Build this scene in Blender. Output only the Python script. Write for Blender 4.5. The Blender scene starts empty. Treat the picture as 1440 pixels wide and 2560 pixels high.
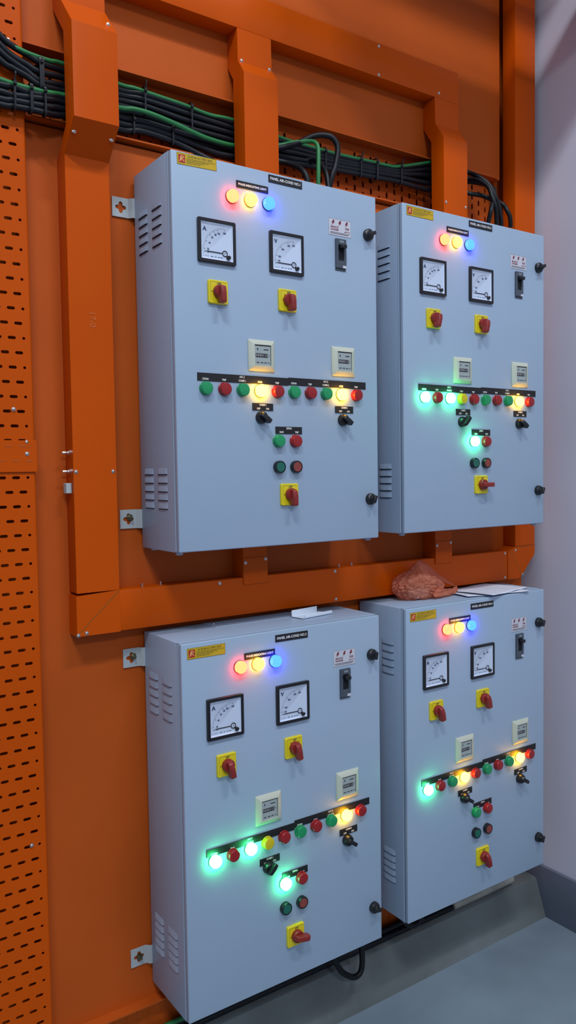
import bpy, bmesh, math, random
from mathutils import Vector, Matrix
random.seed(7)
S = bpy.context.scene
COL = S.collection
PI = math.pi

# ------------------------------------------------------------------ materials
def new_mat(name):
    m = bpy.data.materials.new(name); m.use_nodes = True
    nt = m.node_tree
    return m, nt, nt.nodes['Principled BSDF']

def paint(name, col, rough=.4, metal=0., var=.06, vscale=6., bump=0., bscale=400., spec=.5, coat=0., rvar=.08):
    m, nt, b = new_mat(name)
    b.inputs['Metallic'].default_value = metal
    b.inputs['Specular IOR Level'].default_value = spec
    if coat: b.inputs['Coat Weight'].default_value = coat; b.inputs['Coat Roughness'].default_value = .15
    tc = nt.nodes.new('ShaderNodeTexCoord')
    n = nt.nodes.new('ShaderNodeTexNoise'); n.inputs['Scale'].default_value = vscale; n.inputs['Detail'].default_value = 4
    nt.links.new(tc.outputs['Object'], n.inputs['Vector'])
    r = nt.nodes.new('ShaderNodeValToRGB')
    r.color_ramp.elements[0].position = .3; r.color_ramp.elements[1].position = .7
    r.color_ramp.elements[0].color = tuple(c * (1 - var) for c in col) + (1,)
    r.color_ramp.elements[1].color = tuple(min(1, c * (1 + var)) for c in col) + (1,)
    nt.links.new(n.outputs['Fac'], r.inputs['Fac'])
    nt.links.new(r.outputs['Color'], b.inputs['Base Color'])
    mr = nt.nodes.new('ShaderNodeMapRange')
    mr.inputs['To Min'].default_value = rough - rvar; mr.inputs['To Max'].default_value = rough + rvar
    nt.links.new(n.outputs['Fac'], mr.inputs['Value']); nt.links.new(mr.outputs['Result'], b.inputs['Roughness'])
    if bump:
        n2 = nt.nodes.new('ShaderNodeTexNoise'); n2.inputs['Scale'].default_value = bscale; n2.inputs['Detail'].default_value = 2
        nt.links.new(tc.outputs['Object'], n2.inputs['Vector'])
        bp = nt.nodes.new('ShaderNodeBump'); bp.inputs['Strength'].default_value = bump; bp.inputs['Distance'].default_value = .001
        nt.links.new(n2.outputs['Fac'], bp.inputs['Height']); nt.links.new(bp.outputs['Normal'], b.inputs['Normal'])
    return m

def emis(name, base, col, strength):
    m, nt, b = new_mat(name)
    b.inputs['Base Color'].default_value = base + (1,)
    b.inputs['Roughness'].default_value = .25
    b.inputs['Emission Color'].default_value = col + (1,)
    b.inputs['Emission Strength'].default_value = strength
    return m

M = {}
M['orange'] = paint('orange_enamel', (.545, .073, .0001), .36, var=.05, vscale=2.5, spec=.14, bump=.06, bscale=180)
M['orange_wall'] = paint('orange_painted_sheet', (.47, .082, .009), .5, spec=.16, var=.09, vscale=3., bump=.1, bscale=120)
M['orange_mark'] = paint('embossed_orange', (.60, .11, .012), .35)
M['white'] = paint('grey_white_powder_coat', (.315, .415, .550), .42, var=.015, vscale=4, bump=.12, bscale=900)
M['gasket'] = paint('dark_gasket', (.02, .025, .04), .7)
M['slot'] = paint('dark_slot', (.006, .006, .012), .9)
M['black'] = paint('black_plastic', (.008, .008, .011), .3, var=.02)
M['black_matte'] = paint('black_nameplate', (.006, .006, .008), .5, var=.02)
M['cable'] = paint('black_cable_sheath', (.005, .006, .009), .45, spec=.28, var=.15, vscale=30)
M['green_cable'] = paint('green_cable_sheath', (.015, .17, .045), .5, var=.1, vscale=30)
M['screw'] = paint('bright_screw', (.6, .6, .6), .3, metal=1.)
M['zinc'] = paint('zinc_bracket', (.40, .44, .46), .5, var=.05, vscale=20)
M['brass'] = paint('dull_bolt', (.25, .23, .15), .35, metal=1.)
M['yellow'] = paint('yellow_plastic', (.72, .58, .01), .35, var=.03)
M['redk'] = paint('red_handle', (.23, .018, .014), .3, var=.05)
M['mark'] = paint('black_print', (.02, .02, .03), .6)
M['markblue'] = paint('dark_blue_print', (.03, .05, .12), .6)
M['dial'] = paint('white_dial', (.56, .64, .80), .4, var=.01)
M['cream'] = paint('cream_bezel', (.50, .53, .44), .4, var=.02)
M['cface'] = paint('grey_counter_face', (.33, .38, .38), .45, var=.02)
M['lettering'] = paint('white_lettering', (.75, .75, .72), .5)
M['sticker'] = paint('yellow_sticker', (.52, .36, .008), .35, var=.04, vscale=40)
M['stickred'] = paint('red_print', (.38, .02, .01), .45)
M['stickorange'] = paint('orange_print', (.85, .42, .16), .45)
M['sticktext'] = paint('brown_print', (.16, .09, .01), .5)
M['danger'] = paint('white_sticker', (.55, .55, .62), .45, var=.01)
M['dred'] = paint('dark_red_print', (.16, .008, .02), .5)
M['breaker'] = paint('dark_grey_moulding', (.06, .075, .10), .35, var=.05)
M['bgrey'] = paint('grey_moulding', (.20, .24, .28), .4)
M['wallw'] = paint('lilac_white_plaster', (.60, .605, .71), .75, var=.05, vscale=2, bump=.2, bscale=60)
M['skirt'] = paint('grey_skirting_paint', (.13, .155, .21), .55, var=.1, vscale=5)
M['floor'] = paint('grey_blue_floor_paint', (.19, .245, .30), .42, var=.13, vscale=4, bump=.1, bscale=80)
M['kerb'] = paint('dark_grey_cement', (.12, .135, .14), .5, var=.35, vscale=3, bump=.3, bscale=60)
M['paper'] = paint('white_paper', (.68, .70, .80), .7, var=.01)
M['pencil'] = paint('faint_pencil', (.45, .46, .55), .7)
M['whiteplastic'] = paint('white_plastic', (.66, .72, .82), .35, var=.01)
M['pipe'] = paint('beige_pipe', (.30, .30, .27), .5, var=.2, vscale=20)
# lenses
M['g_off'] = paint('green_lens', (.012, .28, .10), .22, var=.05, vscale=60)
M['r_off'] = paint('red_lens', (.30, .012, .014), .22, var=.05, vscale=60)
M['y_off'] = paint('yellow_lens', (.62, .50, .01), .22, var=.05, vscale=60)
M['gb'] = paint('green_button', (.008, .12, .085), .4, var=.03)
M['rb'] = paint('red_button', (.24, .045, .035), .4, var=.03)
M['dimgreen'] = paint('green_bezel', (.006, .10, .04), .3)
M['g_on'] = emis('lit_green_lens', (.02, .4, .15), (.06, 1., .30), 62)
M['y_on'] = emis('lit_amber_lens', (.6, .4, .02), (1., .47, .012), 48)
M['pr_on'] = emis('lit_red_lens', (.5, .03, .02), (1., .024, .008), 33)
M['py_on'] = emis('lit_yellow_lens', (.6, .5, .02), (1., .52, .016), 20)
M['pb_on'] = emis('lit_blue_lens', (.02, .05, .5), (.004, .018, 1.), 34)

# translucent bag
def bag_mat():
    m, nt, b = new_mat('thin_orange_plastic_film')
    tc = nt.nodes.new('ShaderNodeTexCoord')
    n = nt.nodes.new('ShaderNodeTexNoise'); n.inputs['Scale'].default_value = 22; n.inputs['Detail'].default_value = 5; n.inputs['Distortion'].default_value = 1.5
    nt.links.new(tc.outputs['Object'], n.inputs['Vector'])
    b.inputs['Base Color'].default_value = (.80, .30, .18, 1)
    b.inputs['Roughness'].default_value = .25
    bp = nt.nodes.new('ShaderNodeBump'); bp.inputs['Strength'].default_value = 1.; bp.inputs['Distance'].default_value = .010
    nt.links.new(n.outputs['Fac'], bp.inputs['Height']); nt.links.new(bp.outputs['Normal'], b.inputs['Normal'])
    tl = nt.nodes.new('ShaderNodeBsdfTranslucent'); tl.inputs['Color'].default_value = (.85, .28, .14, 1)
    tr = nt.nodes.new('ShaderNodeBsdfTransparent'); tr.inputs['Color'].default_value = (1., .72, .6, 1)
    a = nt.nodes.new('ShaderNodeMixShader'); a.inputs['Fac'].default_value = .35
    c = nt.nodes.new('ShaderNodeMixShader'); c.inputs['Fac'].default_value = .44
    nt.links.new(b.outputs[0], a.inputs[1]); nt.links.new(tl.outputs[0], a.inputs[2])
    nt.links.new(a.outputs[0], c.inputs[1]); nt.links.new(tr.outputs[0], c.inputs[2])
    nt.links.new(c.outputs[0], nt.nodes['Material Output'].inputs['Surface'])
    return m
M['bag'] = bag_mat()

# ------------------------------------------------------------------ mesh helpers
def bx(bm, x0, x1, y0, y1, z0, z1, bev=0, seg=2):
    vs = [bm.verts.new(p) for p in ((x0,y0,z0),(x1,y0,z0),(x1,y1,z0),(x0,y1,z0),(x0,y0,z1),(x1,y0,z1),(x1,y1,z1),(x0,y1,z1))]
    fs = [bm.faces.new([vs[i] for i in q]) for q in ((0,3,2,1),(4,5,6,7),(0,1,5,4),(1,2,6,5),(2,3,7,6),(3,0,4,7))]
    if bev:
        es = {e for f in fs for e in f.edges}
        bmesh.ops.bevel(bm, geom=list(es), offset=bev, segments=seg, profile=.5, affect='EDGES')
    return vs

def lathe(bm, prof, n=28, cap=True, phase=0.):
    """profile of (r, y) revolved round the Y axis; last point nearest the viewer (-y)"""
    rings = []
    for r, y in prof:
        if r < 1e-7: rings.append([bm.verts.new((0, y, 0))])
        else: rings.append([bm.verts.new((r*math.cos(2*PI*i/n+phase), y, r*math.sin(2*PI*i/n+phase))) for i in range(n)])
    for a, b in zip(rings, rings[1:]):
        for i in range(n):
            j = (i+1) % n
            if len(a) == 1 and len(b) == 1: continue
            if len(b) == 1: bm.faces.new((a[i], a[j], b[0]))
            elif len(a) == 1: bm.faces.new((a[0], b[j], b[i]))
            else: bm.faces.new((a[i], a[j], b[j], b[i]))
    if cap:
        for rg in (rings[0], rings[-1]):
            if len(rg) > 1: bm.faces.new(rg)

def prism(bm, poly, a0, a1, axis='x'):
    def P(t, p):
        return (t, p[0], p[1]) if axis == 'x' else ((p[0], t, p[1]) if axis == 'y' else (p[0], p[1], t))
    A = [bm.verts.new(P(a0, p)) for p in poly]; B = [bm.verts.new(P(a1, p)) for p in poly]
    bm.faces.new(A); bm.faces.new(B[::-1])
    n = len(poly)
    for i in range(n):
        j = (i+1) % n
        bm.faces.new((A[i], B[i], B[j], A[j]))

def flat(bm, poly, y):
    bm.faces.new([bm.verts.new((p[0], y, p[1])) for p in poly])

def finish(bm, name, smooth=None, recalc=True):
    if recalc: bmesh.ops.recalc_face_normals(bm, faces=bm.faces)
    me = bpy.data.meshes.new(name); bm.to_mesh(me); bm.free()
    if smooth is not None:
        for p in me.polygons: p.use_smooth = True
        try: me.set_sharp_from_angle(angle=math.radians(smooth))
        except Exception: pass
    return me

def mesh(name, fn, mat, smooth=35, recalc=True):
    bm = bmesh.new(); fn(bm); me = finish(bm, name, smooth, recalc)
    me.materials.append(M[mat] if isinstance(mat, str) else mat)
    return me

def obj(name, me, parent=None, loc=(0,0,0), rot=(0,0,0), label=None):
    o = bpy.data.objects.new(name, me); COL.objects.link(o)
    o.location = loc; o.rotation_euler = rot
    if parent: o.parent = parent
    if label: o['label'] = label
    return o

def tag(o, label, cat, group=None):
    o['label'] = label; o['category'] = cat
    if group: o['group'] = group
    return o

def thing(name, loc, label, cat, group=None):
    o = bpy.data.objects.new(name, None); COL.objects.link(o); o.location = loc; o.empty_display_size = .05
    return tag(o, label, cat, group)

def struct(name, me, label=None):
    o = obj(name, me); o['kind'] = 'structure'
    if label: o['label'] = label
    return o

_tc = {}
def text_verts(s, size, bold=0., align='CENTER', sx=1.):
    k = (s, size, bold, align, sx)
    if k not in _tc:
        c = bpy.data.curves.new('t', 'FONT'); c.body = s; c.size = size; c.offset = bold
        c.align_x = align; c.align_y = 'CENTER'; c.resolution_u = 2; c.fill_mode = 'FRONT'
        o = bpy.data.objects.new('t', c)
        me = bpy.data.meshes.new_from_object(o)
        _tc[k] = ([(v.co.x*sx, v.co.y) for v in me.vertices], [tuple(p.vertices) for p in me.polygons])
        bpy.data.objects.remove(o); bpy.data.curves.remove(c); bpy.data.meshes.remove(me)
    return _tc[k]

def text(bm, s, cx, cz, size, y=0., bold=0., align='CENTER', sx=1.):
    vs, fs = text_verts(s, size, bold, align, sx)
    bv = [bm.verts.new((cx+a, y, cz+b)) for a, b in vs]
    for f in fs:
        try: bm.faces.new([bv[i] for i in f])
        except ValueError: pass

def rrect(x0, x1, z0, z1, r, n=4):
    pts = []
    for cx, cz, a0 in ((x1-r, z1-r, 0), (x0+r, z1-r, 90), (x0+r, z0+r, 180), (x1-r, z0+r, 270)):
        for i in range(n+1):
            a = math.radians(a0 + 90*i/n); pts.append((cx+r*math.cos(a), cz+r*math.sin(a)))
    return pts

def loft(bm, loops, cap0=True, cap1=True):
    """loops: list of (points[(x,z)], y)"""
    R = [[bm.verts.new((p[0], y, p[1])) for p in pts] for pts, y in loops]
    n = len(R[0])
    for a, b in zip(R, R[1:]):
        for i in range(n):
            j = (i+1) % n; bm.faces.new((a[i], a[j], b[j], b[i]))
    if cap0: bm.faces.new(R[0])
    if cap1: bm.faces.new(R[-1][::-1])

def tube(bm, pts, r, n=10, sub=6):
    P = [Vector(p) for p in pts]
    P = [P[0]*2-P[1]] + P + [P[-1]*2-P[-2]]
    C = []
    for i in range(1, len(P)-2):
        for k in range(sub):
            t = k/sub; a, b, c, d = P[i-1], P[i], P[i+1], P[i+2]
            C.append(.5*((2*b)+(c-a)*t+(2*a-5*b+4*c-d)*t*t+(3*b-a-3*c+d)*t**3))
    C.append(P[-2])
    rings = []; up = Vector((0, 1, 0))
    for i, c in enumerate(C):
        d = (C[min(i+1, len(C)-1)]-C[max(i-1, 0)]).normalized()
        s = d.cross(up)
        if s.length < 1e-3: s = d.cross(Vector((1,0,0)))
        s.normalize(); u = s.cross(d).normalized()
        rings.append([bm.verts.new(c + r*(math.cos(2*PI*k/n)*s + math.sin(2*PI*k/n)*u)) for k in range(n)])
    for a, b in zip(rings, rings[1:]):
        for k in range(n): bm.faces.new((a[k], a[(k+1) % n], b[(k+1) % n], b[k]))
    bm.faces.new(rings[0]); bm.faces.new(rings[-1][::-1])

# ------------------------------------------------------------------ room
FL = -.608; XR = 1.42
struct('floor', mesh('floor', lambda b: bx(b, -3.2, XR+.1, -5., .3, FL-.1, FL), 'floor'))
struct('wall_back', mesh('wall_back', lambda b: bx(b, -3.2, XR+.1, .245, .36, FL, 3.4), 'orange_wall'))
struct('wall_right', mesh('wall_right', lambda b: bx(b, XR, XR+.1, -5., .245, FL, 3.4), 'wallw'))
struct('baseboard_right', mesh('baseboard_right', lambda b: bx(b, XR-.014, XR, -5., .245, FL, -.437, .003), 'skirt'))
def kerb(b):
    prism(b, [(.113, FL), (.150, -.500), (.154, -.489), (.162, -.485), (.245, -.485), (.245, FL)], -3.2, XR-.0142)
struct('baseboard_back', mesh('kerb', kerb, 'kerb'))

# sheets on the wall (lower board, upper cover) - the setting
def board(b):
    bx(b, -.262, 1.392, .205, .245, -.484, 1.688, .0015, 1)
o = obj('mounting_board', mesh('mounting_board', board, 'orange_wall'))
tag(o, 'large flat orange painted backboard behind the four cabinets', 'board')
def cover(b):
    bx(b, -.258, 1.285, .205, .245, 1.853, 3.3, .0015, 1)
o = obj('tray_cover', mesh('tray_cover', cover, 'orange_wall'))
tag(o, 'wide plain orange cover sheet behind the top trunking, above the cable bundle', 'cover')

# ------------------------------------------------------------------ perforated trays
def slot_pts(cx, cz, L, W, horiz, n=4):
    pts = []
    h = max(0, (L-W)/2); r = W/2
    for sg, a0 in ((1, -PI/2), (-1, PI/2)):
        for i in range(n+1):
            a = a0 + PI*i/n; pts.append((sg*h + r*math.cos(a), r*math.sin(a)))
        if h > 0:
            for k in range(1, 5): pts.append((sg*h*(1-2*k/5), sg*r))
    if not horiz: pts = [(p[1], -p[0]) for p in pts]
    return [(cx+p[0], cz+p[1]) for p in pts]

def cell(b, x0, x1, z0, z1, y, slot):
    """rectangle with a slot hole"""
    cx, cz = (x0+x1)/2, (z0+z1)/2
    sx = sum(p[0] for p in slot)/len(slot); sz = sum(p[1] for p in slot)/len(slot)
    out = []
    for p in slot:
        dx, dz = p[0]-sx, p[1]-sz
        # project slot point radially to the rectangle
        t = 1e9
        if dx > 1e-9: t = min(t, (x1-sx)/dx)
        if dx < -1e-9: t = min(t, (x0-sx)/dx)
        if dz > 1e-9: t = min(t, (z1-sz)/dz)
        if dz < -1e-9: t = min(t, (z0-sz)/dz)
        out.append((sx+dx*t, sz+dz*t))
    I = [b.verts.new((p[0], y, p[1])) for p in slot]
    O = [b.verts.new((p[0], y, p[1])) for p in out]
    n = len(I)
    def side(p):
        return (abs(p[0]-x1) < 1e-7, abs(p[1]-z1) < 1e-7, abs(p[0]-x0) < 1e-7, abs(p[1]-z0) < 1e-7)
    for i in range(n):
        j = (i+1) % n
        sa, sb = side(out[i]), side(out[j])
        if any(u and v for u, v in zip(sa, sb)):
            b.faces.new((O[i], O[j], I[j], I[i]))
        else:
            c = (x1 if (sa[0] or sb[0]) else x0, z1 if (sa[1] or sb[1]) else z0)
            C = b.verts.new((c[0], y, c[1]))
            b.faces.new((O[i], C, O[j], I[j], I[i]))

def rect(b, x0, x1, z0, z1, y):
    b.faces.new([b.verts.new(p) for p in ((x0,y,z0),(x1,y,z0),(x1,y,z1),(x0,y,z1))])

def solid(o, t):
    md = o.modifiers.new('thickness', 'SOLIDIFY'); md.thickness = t; md.offset = -1
    return o

PX, PZ = .0296, .0312
def vtray_mesh(zlist, ztop, zbot, y, xR=-.258, nx=8):
    # zlist: (z of row, kind) ; kind A has its outer slot at -.2862, B at -.3007 and a small round hole
    def f(b):
        xe = xR - .006
        first = True
        for z, k in zlist:
            z0, z1 = z-PZ/2, z+PZ/2
            if k == 'A':
                xs = [-.2862 - PX*i for i in range(nx)]
                rect(b, xs[0]+PX/2, xe, z0, z1, y)
            else:
                xs = [-.3007 - PX*i for i in range(nx)]
                xm = xs[0]+PX/2
                cell(b, xm, xe, z0, z1, y, slot_pts(-.2755, z, .0066, .0062, True))
            for x in xs: cell(b, x-PX/2, x+PX/2, z0, z1, y, slot_pts(x, z, .0172, .0066, True))
            rect(b, -.56, xs[-1]-PX/2, z0, z1, y)
        zt = zlist[0][0]+PZ/2; zb = zlist[-1][0]-PZ/2
        if ztop > zt: rect(b, -.56, xe, zt, ztop, y)
        if zbot < zb: rect(b, -.56, xe, zbot, zb, y)
        # rounded edge and flange back to the wall
        for s in (0,):
            prev = None
            for i in range(6):
                a = PI/2*i/5
                p = (xe+.006*math.sin(a), y+.006-.006*math.cos(a))
                if prev:
                    b.faces.new([b.verts.new(q) for q in ((prev[0],prev[1],zbot),(p[0],p[1],zbot),(p[0],p[1],ztop),(prev[0],prev[1],ztop))])
                prev = p
            b.faces.new([b.verts.new(q) for q in ((prev[0],prev[1],zbot),(prev[0],.2045,zbot),(prev[0],.2045,ztop),(prev[0],prev[1],ztop))])
            b.faces.new([b.verts.new(q) for q in ((-.56,y,zbot),(-.56,.244,zbot),(-.56,.244,ztop),(-.56,y,ztop))])
        bmesh.ops.remove_doubles(b, verts=b.verts, dist=1e-5)
    return f

def screw_mesh(r=.0036, h=.003):
    return mesh('screw', lambda b: lathe(b, [(r*1.25, 0), (r*1.25, -.0006), (r, -.0008), (r*.93, -h*.6), (r*.6, -h*.95), (r*.28, -h), (r*.22, -h*.6), (0, -h*.6)], 14), 'screw')
SCR = screw_mesh()
def screws(parent, pts, y, name='screw'):
    base = parent.location
    for x, z in pts:
        obj(name, SCR, parent, (x-base.x, y-base.y, z-base.z))

YT = .165
rows = [(1.0560 + PZ*i, 'A' if i % 2 == 0 else 'B') for i in range(45, -4, -1)]
t = thing('perforated_tray', (-.4, .2, .975), 'upper orange perforated cable tray at the left edge, running up behind the cables', 'cable tray', 'upright perforated trays')
me = mesh('tray_face', vtray_mesh([(z, k) for z, k in rows if z > .97 and z < 2.45], 2.5, .9825, YT-.0018), 'orange', None, False)
solid(obj('tray_face', me, t, (-t.location.x, -t.location.y, -t.location.z)), .0014)
screws(t, [(-.302, 1.060), (-.277, .9905), (-.289, 1.829)], YT-.003)
rows2 = [(.9141 - PZ*i, 'B' if i % 2 == 0 else 'A') for i in range(0, 47)]
t = thing('perforated_tray', (-.4, .2, -.55), 'lower orange perforated cable tray running down the left edge to the floor', 'cable tray', 'upright perforated trays')
me = mesh('tray_face', vtray_mesh([(.9453, 'A')] + rows2, .9815, -.555, YT), 'orange', None, False)
solid(obj('tray_face', me, t, (-t.location.x, -t.location.y, -t.location.z)), .0014)
screws(t, [(-.293, .105)], YT-.0014)
# splice plate over the joint
def splice(b):
    bx(b, -.52, -.2555, YT-.0042, YT-.0024, .926, .994, .0006, 1)
o = obj('splice_plate', mesh('splice', splice, 'orange')); tag(o, 'orange splice plate joining the upper and lower perforated trays', 'plate')
def sl(b):
    for k, (x, z) in enumerate([(-.315, .982), (-.2862, .982), (-.2705, .981), (-.3007, .950), (-.2725, .950), (-.330, .950)]):
        w = .0165 if k != 2 else .006
        prism(b, slot_pts(x, z, w, .004, True), YT-.0046, YT-.0041, 'y')
obj('slot_dimples', mesh('slot_dimples', sl, 'orange_wall'), o)
obj('screw', SCR, o, (-.277, YT-.0042, .965))

def htray(x0, x1, zb, zt, y, lip, za, xa):
    P = .0303
    def f(b):
        n0 = int(math.floor((x0-xa)/P)); n1 = int(math.ceil((x1-xa)/P))
        for i in range(n0, n1):
            cx = xa + P*i
            off = 0 if i % 2 == 0 else P/2
            z = za + off
            while z - P > zb + P/2: z -= P
            zs = []
            while z + P/2 <= zt + 1e-6:
                zs.append(z); z += P
            for zz in zs: cell(b, cx-P/2, cx+P/2, zz-P/2, zz+P/2, y, slot_pts(cx, zz, .0178, .0078, False))
            if zs[0]-P/2 > zb+1e-6: rect(b, cx-P/2, cx+P/2, zb, zs[0]-P/2, y)
            if zs[-1]+P/2 < zt-1e-6: rect(b, cx-P/2, cx+P/2, zs[-1]+P/2, zt, y)
        xa0, xa1 = xa+P*n0-P/2, xa+P*(n1-1)+P/2
        for z, s in ((zb, 1), (zt, -1)):
            q1 = [b.verts.new(q) for q in ((xa0, y, z), (xa1, y, z), (xa1, lip, z), (xa0, lip, z))]
            q2 = [b.verts.new(q) for q in ((xa0, lip, z), (xa1, lip, z), (xa1, lip, z+s*.004), (xa0, lip, z+s*.004))]
            b.faces.new(q1 if s > 0 else q1[::-1]); b.faces.new(q2 if s > 0 else q2[::-1])
        bmesh.ops.remove_doubles(b, verts=b.verts, dist=1e-5)
    return f
t = thing('perforated_tray', (.5, .24, 1.69), 'horizontal orange slotted cable tray behind the cable bundle above the upper cabinets', 'cable tray')
me = mesh('tray_face', htray(-.24, 1.26, 1.694, 1.851, .232, .186, 1.7148, .6084), 'orange_wall', None, False)
solid(obj('tray_face', me, t, (-t.location.x, -t.location.y, -t.location.z)), .0013)
screws(t, [(-.01, 1.700), (.3, 1.700)], .2315)
t = thing('perforated_tray', (.5, .2, -.45), 'low orange slotted cable tray beneath the lower cabinets, just above the kerb', 'cable tray')
me = mesh('tray_face', htray(-.25, 1.15, -.480, -.375, .2035, .175, -.425, .02), 'orange_wall', None, False)
solid(obj('tray_face', me, t, (-t.location.x, -t.location.y, -t.location.z)), .0013)

# ------------------------------------------------------------------ trunking
def trunk_v(name, x0, x1, prof, label, loc, scr, depth=.05, sy=None):
    """prof: list of (front_y, z) from bottom to top"""
    t = thing(name, loc, label, 'trunking')
    def f(b):
        poly = [(y, z) for y, z in prof] + [(y+depth, z) for y, z in prof[::-1]]
        vs0 = len(b.verts)
        prism(b, [(p[0]-loc[1], p[1]-loc[2]) for p in poly], x0-loc[0], x1-loc[0])
        bmesh.ops.bevel(b, geom=[e for e in b.edges if abs(e.verts[0].co.x-e.verts[1].co.x) < 1e-6], offset=.0012, segments=2, profile=.5, affect='EDGES')
    obj('trunking_body', mesh('trunk', f, 'orange'), t)
    for x, z, y in scr: obj('screw', SCR, t, (x-loc[0], y-loc[1], z-loc[2]))
    return t
LT = trunk_v('cable_trunking', -.178, -.077,
    [(.155, .652), (.155, 1.617), (.088, 1.674), (.088, 1.871), (.155, 1.945), (.155, 3.2)],
    'tall upright orange trunking left of the cabinets, bridging forward over the cables', (-.128, .155, .652),
    [(-.172, .925, .155), (-.085, .925, .155), (-.170, 1.652, .113), (-.086, 1.652, .113), (-.088, 1.895, .109)])
def bolts(b):
    pass
BOLT = mesh('side_bolt', lambda b: (lathe(b, [(.0055, 0), (.0055, -.003), (.0028, -.003), (.0028, -.016), (0, -.016)], 6)), 'screw')
for z in (.968, .926): obj('side_bolt', BOLT, LT, (-.178+.128, .180-.155, z-.652), (0, 0, -PI/2))
def clip(b): bx(b, -.063, -.0505, .012, .032, .225, .248, .001, 1)
obj('clip', mesh('clip', clip, 'zinc'), LT)
def scrib(b):
    vs, fs = text_verts('17-0', .02, .0003)
    bv = [b.verts.new((q, -.0007, -p)) for p, q in vs]
    for f in fs: b.faces.new([bv[i] for i in f])
obj('faint_marking', mesh('scrib', scrib, 'orange_mark'), LT, (-.125+.128, 0, 1.265-.652), label='faint embossed characters')

trunk_v('cable_trunking', .267, .367, [(.127, 1.6152), (.127, 1.900), (.155, 1.935), (.155, 2.0145)],
    'upright orange trunking dropping into the top of the upper left cabinet', (.317, .15, 1.6152),
    [(.279, 1.938, .155), (.361, 1.938, .155)])
trunk_v('cable_trunking', .944, 1.043, [(.120, 1.6203), (.120, 1.890), (.155, 1.938), (.155, 2.0145)],
    'upright orange trunking dropping into the top of the upper right cabinet', (.99, .15, 1.6203),
    [(.953, 1.702, .120), (1.035, 1.701, .120)])
trunk_v('cable_trunking', 1.300, 1.398, [(.155, .662), (.155, 3.2)],
    'tall upright orange trunking in the corner beside the white wall', (1.35, .155, .662), [])
# short stubs
for x0, x1, zt, nm in ((.256, .329, .7418, 'upper left'), (.934, 1.004, .7468, 'upper right')):
    t = thing('trunking_stub', ((x0+x1)/2, .17, .64), 'short orange trunking stub under the %s cabinet' % nm, 'trunking')
    def f(b):
        bx(b, -(x1-x0)/2, (x1-x0)/2, -.0165, .034, .0105, zt-.64, .001, 1)
        bx(b, -(x1-x0)/2, (x1-x0)/2, -.0185, -.0169, -.008, .06, .0005, 1)
    obj('trunking_body', mesh('stub', f, 'orange'), t)
    for x, z in ((x0+.006, .688), (x1-.006, .694)): obj('screw', SCR, t, (x-(x0+x1)/2, -.0185, z-.64))
# horizontals
def trunk_h(x0, x1, z0, z1, label, scr, y=.155):
    t = thing('cable_trunking', ((x0+x1)/2, .18, z0), label, 'trunking')
    def f(b): bx(b, -(x1-x0)/2, (x1-x0)/2, y-.18, y+.05-.18, 0, z1-z0, .0012, 2)
    obj('trunking_body', mesh('trunk', f, 'orange'), t)
    for x, z in scr: obj('screw', SCR, t, (x-(x0+x1)/2, y-.18, z-z0))
    return t
trunk_h(-.0765, 1.041, 2.015, 2.108, 'horizontal orange trunking running across the top of the picture', [(.728, 2.100), (.727, 2.022), (.961, 2.03)])
BT = trunk_h(-.0765, 1.262, .556, .650, 'long horizontal orange trunking between the upper and lower cabinets', [(.188, .642), (.552, .642), (.554, .564), (1.25, .642), (1.25, .563)])
for x, z in ((-.01, 0), (.038, 0), (.585, 0), (.63, 0)):
    obj('top_screw', BOLT, BT, (x-.593, .0, .0938), (-PI/2, 0, 0)).scale = (.8, .5, .8)
# elbows
def elbowL(b):
    # local to (-.13, .153, .553)
    poly = [(-.1800, .5545), (-.0766, .5545), (-.0766, .6515), (-.0785, .6515), (-.1800, .6455)]
    prism(b, [(p[0]+.13, p[1]-.553) for p in poly], 0, .0505, 'y')
t = thing('trunking_elbow', (-.13, .1545, .553), 'orange mitred trunking elbow at the lower left corner of the trunking loop', 'trunking elbow')
obj('elbow_body', mesh('elbow', elbowL, 'orange'), t)
def seam(b):
    a = Vector((-.0785, .650)); c = Vector((-.182, .555)); n = (c-a).orthogonal().normalized()*.0007
    flat(b, [((p+q).x+.13, (p+q).y-.553) for p, q in ((a, n), (c, n), (c, -n), (a, -n))], -.0003)
obj('mitre_seam', mesh('seam', seam, 'sticktext'), t)
for x, z in ((-.158, .5605), (-.1775, .5575)): obj('screw', SCR, t, (x+.13, 0, z-.553))
def elbowR(b):
    poly = [(1.2625, .6505), (1.2625, .555), (1.318, .555), (1.345, .576), (1.369, .604), (1.394, .628), (1.398, .661), (1.297, .661), (1.2925, .655), (1.274, .6505)]
    prism(b, [(p[0]-1.33, p[1]-.556) for p in poly], 0, .05, 'y')
t = thing('trunking_elbow', (1.33, .1535, .556), 'orange trunking elbow with cut outer corner, right end of the low trunking', 'trunking elbow')
obj('elbow_body', mesh('elbowR', elbowR, 'orange'), t)
def seam2(b):
    for a, c in (((1.276, .650), (1.331, .566)), ((1.297, .6595), (1.398, .6595))):
        a, c = Vector(a), Vector(c); n = (c-a).orthogonal().normalized()*.0007
        flat(b, [((p+q).x-1.33, (p+q).y-.556) for p, q in ((a, n), (c, n), (c, -n), (a, -n))], -.0003)
obj('mitre_seam', mesh('seam2', seam2, 'sticktext'), t)
for x, z in ((1.300, .649), (1.335, .567)): obj('screw', SCR, t, (x-1.33, 0, z-.556))

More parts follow.
